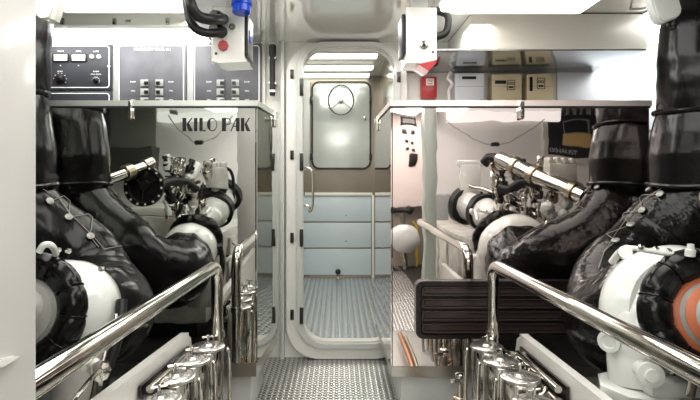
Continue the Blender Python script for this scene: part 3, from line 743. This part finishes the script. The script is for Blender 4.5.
obj('tray', box(BM(), (X(30, 2.7), 2.70, H(25.5, 2.7)), (X(190, 2.7), 2.76, CEIL-.002), .004), WHITE, t)
for px in (63, 115, 168):
    obj('clip', box(BM(), P(px-1.8, 25, 2.7)-V((0, .012, 0)), P(px+1.8, 18.5, 2.7), .003), CHROMED, t)
obj('tag_plate', box(BM(), P(124.5, 23, 2.7)-V((0, .004, 0)), P(131.5, 19, 2.7), .001), WHITE, t)
text('tag_text', '208', P(128, 21, 2.694), .018, BINK, t)
# overhead cabinet at right, with polished underside
zb = H(50, 2.76); zz = 2.76
t = thing('overhead_cabinet', P(557, 50, 2.9), 'cream overhead cabinet with polished underside above cream boxes', 'cabinet')
obj('cabinet_front', box(BM(), P(470, 50, zz)-V((0, .02, 0)), V((X(645, zz), zz, CEIL-.004)), .006), CREAM, t)
obj('cabinet_body', box(BM(), (X(470.5, zz), zz+.001, zb+.004), (X(644.5, zz), ZD-.002, CEIL-.004), .003), CREAM, t)
obj('polished_underside', box(BM(), (X(420, zz), zz-.012, zb-.006), (X(645, zz), ZD-.002, zb+.003), .002), mat('underside_mirror', (.50, .52, .53), .12, 1), t)
obj('front_seam', box(BM(), P(470, 10.2, zz-.0215), P(645, 9.2, zz-.0200)), BLKP, t)
# cream/white boxes on the bulkhead under it
def wbox(px0, px1, py0, py1, m, lab, cap, logo, name='breaker_box'):
    z = ZD-.002; t = thing(name, P((px0+px1)/2, py1, z), lab, 'box')
    zf = z-.10; bk = V((0, .10, 0))
    obj('casing', box(BM(), P(px0, py1, zf), P(px1, py0, zf)+bk, .008), m, t)
    obj('cover_seam', box(BM(), P(px0+1, 86.6, zf)-V((0, .001, 0)), P(px1-1, 86.2, zf)), GREY, t)
    if cap: obj('name_plate', box(BM(), P(cap[0], cap[3], zf)-V((0, .004, 0)), P(cap[1], cap[2], zf), .001), BINK, t, label='dark name plate')
    if logo:
        zl = z-.104; a, b, c, d = logo
        bm = BM(); fw = (X(b, zl)-X(a, zl)); x0, z0 = X(a, zl), H(d, zl); hh = H(c, zl)-z0
        plate(bm, [(x0, z0), (x0+fw, z0), (x0+fw, z0+hh), (x0, z0+hh)], [[(x0+.003, z0+.003), (x0+.003, z0+hh-.003), (x0+fw-.003, z0+hh-.003), (x0+fw-.003, z0+.003)]], zl, zl-.0015)
        for k in range(2): tube(bm, [V((x0+fw*(.3+.4*k)+fw*.14*math.cos(q), zl-.001, z0+hh*.66+fw*.14*math.sin(q))) for q in [2*PI*j/10 for j in range(10)]], .002, 5, closed=True)
        box(bm, (x0+fw*.2, zl, z0+hh*.2), (x0+fw*.8, zl-.0015, z0+hh*.35))
        obj('label_plate', bm, BINK, t)
    return t
sfz = .97
wbox(455, 484.5, 73, 118, BLUEW, 'white box with dark name plate next to red call point', (462, 476, 76.5, 79.2), None)
wbox(492, 522, 74, 118, YCREAM, 'cream box with dark name plate and square label, left of the cream pair', (495, 506, 80.5, 83.8), (507, 515, 80, 90))
wbox(527, 553, 74, 118, YCREAM, 'cream box with dark side slot, rightmost under cabinet', (529.5, 532.5, 77, 91), (537, 545, 78, 89))
t = thing('fire_call_point', P(430, 97, ZD), 'red fire call point with white label on bulkhead', 'call point')
z = ZD-.002
obj('housing', box(BM(), P(421.5, 98, z-.06), P(437, 76.5, z-.06)+V((0, .06, 0)), .008), RED, t)
obj('notice', box(BM(), P(426, 85.5, z-.06)-V((0, .002, 0)), P(434, 78.5, z-.06), .001), GLASSW, t)
text('notice_text', 'FIRE', P(430, 80.8, z-.0632), .018, RED, t); text('notice_text', 'PUSH', P(430, 83.6, z-.0632), .013, BINK, t)
tag(obj('coiled_cable', tube(BM(), smooth_path([P(451, 72, 3.25)+V((0, 0, 0)), P(448, 78, 3.25), P(452, 84, 3.25), P(449, 92, 3.25), P(451, 110, 3.25)], 6), .010, 8), GLASSW), 'white cable hanging left of the white box', 'cable')
struct('trim_9', box(BM(), P(556, 130, ZD-.001), P(700, 60, ZD-.02), .004), BLUEW)
# ------------------------------------------------------------------ hanging socket boxes
t = thing('socket_box', P(228, 60, 2.2), 'white hanging socket box with red button and two thick black cables', 'socket box')
z = 2.15
obj('casing', box(BM(), P(212, 59, z), P(244, 7, z)+V((0, .16, 0)), .006), WHITE, t)
bm = BM(); a, b = P(212, 58.5, z), P(244.5, 58.5, z)
prism(bm, [P(212, 58.8, z), P(244, 58.8, z), P(247, 61.5, z), P(219, 63, z), P(212, 61, z)], (0, .16, 0)); obj('skirt', bm, WHITE, t)
obj('back_plate', box(BM(), P(211, 64, z+.17), P(224, 12, z+.165)+V((0, .01, 0)), .003), LGREY, t)
sp = obj('socket_strip', box(BM(), V((X(244, z), z+.015, H(55, z))), V((X(244, z)+.014, z+.15, H(13, z))), .004), RUB, t, label='black connector strip on the right side')
obj('blue_insert', box(BM(), V((X(244, z)+.013, z+.05, H(38, z))), V((X(244, z)+.018, z+.10, H(27, z))), .002), BLUE, sp)
rb = obj('push_button', lathe(BM(), P(223.5, 46, z), (0, -1, 0), [(0, .022), (.012, .022), (.016, .018)], 8), PINKRED, t, label='round red push button')
obj('lock_screw', lathe(BM(), P(232.5, 27, z), (0, -1, 0), [(0, .013), (.008, .013), (.008, .007), (.004, .006)], 16), CHROMED, t)
obj('small_screw', lathe(BM(), P(216, 53.5, z), (0, -1, 0), [(0, .006), (.003, .005)], 8), BLKP, t)
for yy, zz0 in ((19, 0), (32, 1)):
    g = obj('cable_gland', lathe(BM(), P(221 if yy < 25 else 221, yy, z), (-.5 if 1 else 0, -1, 0), [(-.02, .024), (.02, .027), (.03, .027), (.05, .023)], 20), RUB, t)
tag(obj('power_cable', tube(BM(), smooth_path([P(189, -6, 1.95), P(192, 8, 1.95), P(200, 17, 1.98), P(213, 19.5, 2.02), P(224, 19, 2.12)], 8), .021, 16), RUB), 'upper thick black cable entering the hanging socket box', 'cable')
tag(obj('power_cable', tube(BM(), smooth_path([P(186, -6, 2.03), P(188, 12, 2.03), P(194, 27, 2.03), P(207, 33, 2.05), P(224, 32, 2.12)], 8), .017, 16), RUB), 'lower thick black cable entering the hanging socket box', 'cable')
t = thing('blue_plug', P(241, 10, 2.1), 'blue power plug on top of the left hanging socket box', 'plug')
obj('plug_body', lathe(BM(), P(241.5, 13.5, 2.08), (0, .1, 1), [(0, .032), (.004, .036), (.03, .037), (.032, .041), (.045, .041), (.047, .034), (.10, .030)], 24), BLUE, t)
obj('plug_cap', box(BM(), P(233, 12, 2.05), P(239, 2, 2.04), .004), BLUE, t)
obj('suspension_bracket', box(BM(), P(226, 7, 2.2), V((X(240, 2.2), 2.24, CEIL)), .003), LGREY, t)
t = thing('socket_box', P(420, 60, 2.2), 'white hanging box with keyhole right of doorway top', 'socket box')
obj('casing', box(BM(), P(406, 57, z), P(437, 7, z)+V((0, .16, 0)), .006), WHITE, t)
bm = BM(); prism(bm, [P(406, 56.5, z), P(437, 56.5, z), P(437, 59, z), P(429, 69, z), P(419, 63, z), P(406, 62.5, z)], (0, .16, 0)); obj('skirt', bm, WHITE, t)
bm = BM(); prism(bm, [P(418, 64, z-.004), P(436, 60, z-.004), P(436, 63, z-.004), P(429, 71, z-.004)], (0, .1, 0)); obj('red_underside', bm, RED, t, label='dark red underside')
obj('socket_strip', box(BM(), V((X(406, z)-.016, z+.01, H(53, z))), V((X(406, z), z+.15, H(13, z))), .006), RUB, t, label='black connector strip on the left side')
k = obj('keylock', lathe(BM(), P(424, 45, z), (0, -1, 0), [(0, .017), (.008, .017), (.01, .012)], 20), CHROMED, t)
obj('keyhole', lathe(BM(), P(424, 45, z-.010), (0, -1, 0), [(0, .008), (.003, .006)], 12), BINK, k)
obj('small_screw', lathe(BM(), P(433, 52, z), (0, -1, 0), [(0, .005), (.003, .004)], 8), BLKP, t)
obj('suspension_bracket', box(BM(), P(412, 8, 2.2), V((X(428, 2.2), 2.24, CEIL)), .003), LGREY, t)
tag(obj('cable_loop', tube(BM(), smooth_path([P(430, 10, 2.28), P(446, 14, 2.28), P(448, 24, 2.28), P(444, 34, 2.28), P(430, 38, 2.28)], 8), .017, 14), RUB), 'black cable loop behind right hanging white box', 'cable')
# top right junction box & blue pipe
t = thing('junction_box', P(664, 20, 1.9), 'pale grey junction box at top right beside black duct', 'junction box')
bm = BM(); prism(bm, [P(650, -6, 1.9), P(678, -8, 1.9), P(683, 10, 1.9), P(679, 17, 1.9), P(664, 23, 1.9), P(658, 18, 1.9)], (0, .05, 0))
bmesh.ops.bevel(bm, geom=list(bm.edges), offset=.006, segments=2, affect='EDGES')
obj('casing', bm, LGREY, t)
obj('gland', lathe(BM(), P(672, 20, 1.94), (.1, 0, -1), [(0, .02), (.02, .02), (.022, .014), (.035, .012)], 14), BLKP, t)
obj('mount', box(BM(), P(655, 0, 1.98), V((X(672, 1.98), 2.0, CEIL)), .002), LGREY, t)
tag(obj('thin_cable', tube(BM(), smooth_path([P(630, 9, 2.7), P(640, 9, 2.3), P(648, 7, 2.0), P(653, 4, 1.96)], 6), .005, 8), GREY), 'thin grey cable between cream cabinet and junction box', 'cable')
tag(obj('service_pipe', tube(BM(), [P(560, 25, 3.26), P(735, 25, 3.26)], .020, 16), BLUEG), 'pale blue-grey pipe crossing the top right corner', 'pipe')
struct('trim_10', box(BM(), P(600, 40, ZD-.001), P(720, 33, ZD-.05), .004), CREAM)
# top left hood
t = thing('ceiling_duct_cover', P(45, 10, 1.7), 'cream rounded cover at top left beside black duct', 'cover')
bm = BM(); prism(bm, [P(30, -14, 1.7), P(58, -14, 1.7), P(56, 8, 1.7), P(50, 22, 1.7), P(40, 18, 1.7), P(30, 12, 1.7)], (0, .06, 0))
bmesh.ops.bevel(bm, geom=list(bm.edges), offset=.012, segments=3, affect='EDGES')
obj('cover_shell', bm, CREAM, t)
obj('cover_mount', box(BM(), P(36, -10, 1.72), V((X(50, 1.75), 1.75, CEIL)), .003), CREAM, t)

# ------------------------------------------------------------------ what the polished fronts reflect: rear wall fittings
ZV = 2*ZF-YB-.01
def rear(name, px0, px1, py0, py1, depth, m, label, cat):
    a, b = M(px0, py1, ZV), M(px1, py0, ZV)
    t = thing(name, (a+b)/2, label, cat)
    obj('casing', box(BM(), (a.x, YB+.001, a.z), (b.x, YB+depth, b.z), .006), m, t)
    return t
t = rear('wall_cabinet', 446, 559, 106, 121, .12, mat('glowing_white_cabinet', (.9, .88, .86), .4, emit=.9), 'long white cabinet reflected along the top of right enclosure', 'cabinet')  # emission added to the cabinet to give the bright reflected strip
t = rear('wall_cabinet', 158, 246, 106, 122, .12, mat('glowing_white_cabinet_small', (.88, .9, .86), .4, emit=.8), 'white cabinet reflected behind the lettering of left enclosure', 'cabinet')  # glow built into this cabinet too, though it is no lamp
a = M(176, 113, ZV); obj('socket', box(BM(), (a.x-.04, YB+.12, a.z-.03), (a.x+.04, YB+.135, a.z+.03), .004), GREY, t)
t = rear('display_cabinet', 389, 424, 104, 206, .20, mat('rosy_white_cabinet', (.84, .74, .70), .35, coat=.3), 'tall pinkish-white cabinet with display reflected at left of right enclosure', 'cabinet')
def rp(px, py): return M(px, py, 2*ZF-(YB+.20))
a, b = rp(400, 127), rp(418, 117)
d = obj('display', box(BM(), (a.x, YB+.2, a.z), (b.x, YB+.212, b.z), .003), BLKP, t)
a, b = rp(403, 125), rp(416, 119); obj('screen', box(BM(), (a.x, YB+.211, a.z), (b.x, YB+.214, b.z)), GREY, d)
for i, (px, py) in enumerate(((405, 132), (412, 132), (405, 141), (412, 143), (406, 150), (413, 152))):
    a = rp(px, py); obj('push_button', box(BM(), (a.x-.022, YB+.2, a.z-.02), (a.x+.022, YB+.21, a.z+.02), .003), BLKP, t)
a, b = rp(409, 167), rp(417, 155); obj('switch_block', box(BM(), (a.x, YB+.2, a.z), (b.x, YB+.215, b.z), .004), BLKP, t)
t = rear('switch_locker', 425, 447, 196, 330, .4, GREY, 'grey locker reflected low in right enclosure behind the rail', 'locker')
t = rear('rear_control_panel', 545, 606, 99, 158, .05, mat('black_panel', (.03, .028, .035), .3), 'black reflected control panel with yellow meter and white lettering', 'control panel')
f0 = M(541, 161, ZV); f1 = M(609, 96, ZV)
obj('frame', plate(BM(), [(f0.x, f0.z), (f1.x, f0.z), (f1.x, f1.z), (f0.x, f1.z)], [[(M(546, 1, ZV).x, M(1, 157, ZV).z), (M(546, 1, ZV).x, f1.z-.05), (f1.x-.05, f1.z-.05), (f1.x-.05, M(1, 157, ZV).z)]], YB+.002, YB+.07), CREAM, t)
a, b = M(563, 146, ZV), M(588, 134, ZV); obj('yellow_meter', box(BM(), (a.x, YB+.05, a.z), (b.x, YB+.075, b.z), .004), mat('amber_meter', (.85, .60, .28), .4), t)
a, b = M(565, 134, ZV), M(587, 121, ZV); obj('meter_outline', plate(BM(), [(a.x, a.z), (b.x, a.z), (b.x, b.z), (a.x, b.z)], [[(a.x+.015, a.z+.015), (a.x+.015, b.z-.015), (b.x-.015, b.z-.015), (b.x-.015, a.z+.015)]], YB+.05, YB+.056), GREYS, t)
text('lettering', 'EXHAUST', M(562, 151, ZV)+V((0, .065, 0)), .085, INK, t, xs=1.0)
for k in range(6):
    for r_ in (102, 114):
        a = M(560+k*7, r_, ZV); obj('indicator', box(BM(), (a.x-.022, YB+.05, a.z-.03), (a.x+.022, YB+.062, a.z+.03), .003), GREYS, t)
t = rear('equipment_cabinet', 112, 158, 148, 178, .3, mat('slate_cabinet', (.08, .085, .08), .4), 'dark cabinet reflected above the round black cover', 'cabinet')
t = rear('wall_panel', 60, 110, 100, 260, .03, mat('slate_panel', (.10, .12, .14), .4), 'slate panel reflected beside left lagging', 'panel')
t = rear('wall_panel', 110, 154, 108, 172, .02, mat('greyish_panel', (.33, .34, .30), .5), 'olive-grey panel reflected in left enclosure', 'panel')
for px0, px1, py, lab in ((168, 232, 116, 'thin cable loop reflected under the lettering'), (446, 545, 118, 'thin cable loop reflected in right enclosure')):
    pts = [M(px0+(px1-px0)*k/8, py+26*math.sin(PI*k/8), ZV-.25) for k in range(9)]
    t = thing('hanging_cable', pts[4], lab, 'cable')
    obj('cable', tube(BM(), smooth_path(pts, 5), .007, 8), GREYS, t)
    obj('sensor', lathe(BM(), pts[4]-V((.05, 0, 0)), (1, 0, 0), [(0, .015), (.01, .028), (.09, .028), (.10, .015)], 12), RUB, t)
rear('wall_panel', 389, 424.5, 207, 300, .03, mat('taupe_panel', (.34, .30, .26), .4), 'taupe panel reflected behind the white bilge pump', 'panel')
# pump seen low in the reflection
t = thing('bilge_pump', M(404, 240, ZV-.3), 'white bilge pump with black valves reflected low at left of right enclosure', 'pump')
c = M(405, 238, ZV-.3)
obj('pump_housing', lathe(BM(), c-V((0, .08, 0)), (0, 1, 0), [(0, .10), (.02, .15), (.14, .17), (.2, .12), (.22, .05)], 28), ENGW, t)
obj('valve', lathe(BM(), M(402, 210, ZV-.3)-V((.12, 0, 0)), (1, 0, 0), [(0, .04), (.02, .06), (.08, .03), (.18, .03), (.22, .06), (.26, .04)], 16), RUB, t)
obj('pump_pipe', tube(BM(), [M(404, 213, ZV-.3), M(404, 270, ZV-.3), V((M(404, 270, ZV-.3).x, M(404, 270, ZV-.3).y, .006))], .03, 12), CHROMED, t)
obj('valve', lathe(BM(), M(402, 270, ZV-.3)-V((.12, 0, 0)), (1, 0, 0), [(0, .04), (.02, .06), (.08, .03), (.18, .03), (.22, .06), (.26, .04)], 16), RUB, t)
tag(obj('yellow_handle', tube(BM(), smooth_path([M(414, 222, ZV-.12), M(417, 228, ZV-.12), M(415, 240, ZV-.12), M(415, 268, ZV-.12), M(413, 276, ZV-.12)], 6), .016, 10), YEL), 'yellow lever handle reflected beside bilge pump', 'handle')

# ------------------------------------------------------------------ light
w = bpy.data.worlds.new('world'); bpy.context.scene.world = w; w.use_nodes = True
w.node_tree.nodes['Background'].inputs[0].default_value = (.9, .92, 1, 1); w.node_tree.nodes['Background'].inputs[1].default_value = .1
def area(loc, sx, sy, e, rot=(0, 0, 0), col=(1, .98, .94)):
    d = bpy.data.lights.new('area', 'AREA'); d.shape = 'RECTANGLE'; d.size = sx; d.size_y = sy; d.energy = e; d.color = col
    o = bpy.data.objects.new('area_light', d); C.objects.link(o); o.location = loc; o.rotation_euler = rot; return o
area((0, 1.2, CEIL-.06), .5, 1.6, 12)
area((0, -.9, CEIL-.06), 2.0, 1.4, 28)
area((0, 4.7, cc-.06), .5, 1.8, 20)
area((0, 2.75, CEIL-.06), 1.6, .35, 13)  # added to brighten the bulkhead round the door, no fixture here
# ------------------------------------------------------------------ camera
cd = bpy.data.cameras.new('camera'); cam = bpy.data.objects.new('camera', cd); C.objects.link(cam)
cam.location = (0, 0, EYE); cam.rotation_euler = (PI/2, 0, 0)
cd.sensor_width = 36; cd.lens = F/700*36; cd.shift_x = (350-CX)/700; cd.shift_y = (CY-200)/700*1.0
cd.clip_start = .02
sc = bpy.context.scene; sc.camera = cam
sc.view_settings.view_transform = 'Standard'; sc.view_settings.look = 'None'; sc.view_settings.exposure = .12; sc.view_settings.gamma = .86
sc.cycles.max_bounces = 10; sc.cycles.glossy_bounces = 6; sc.cycles.sample_clamp_indirect = 6
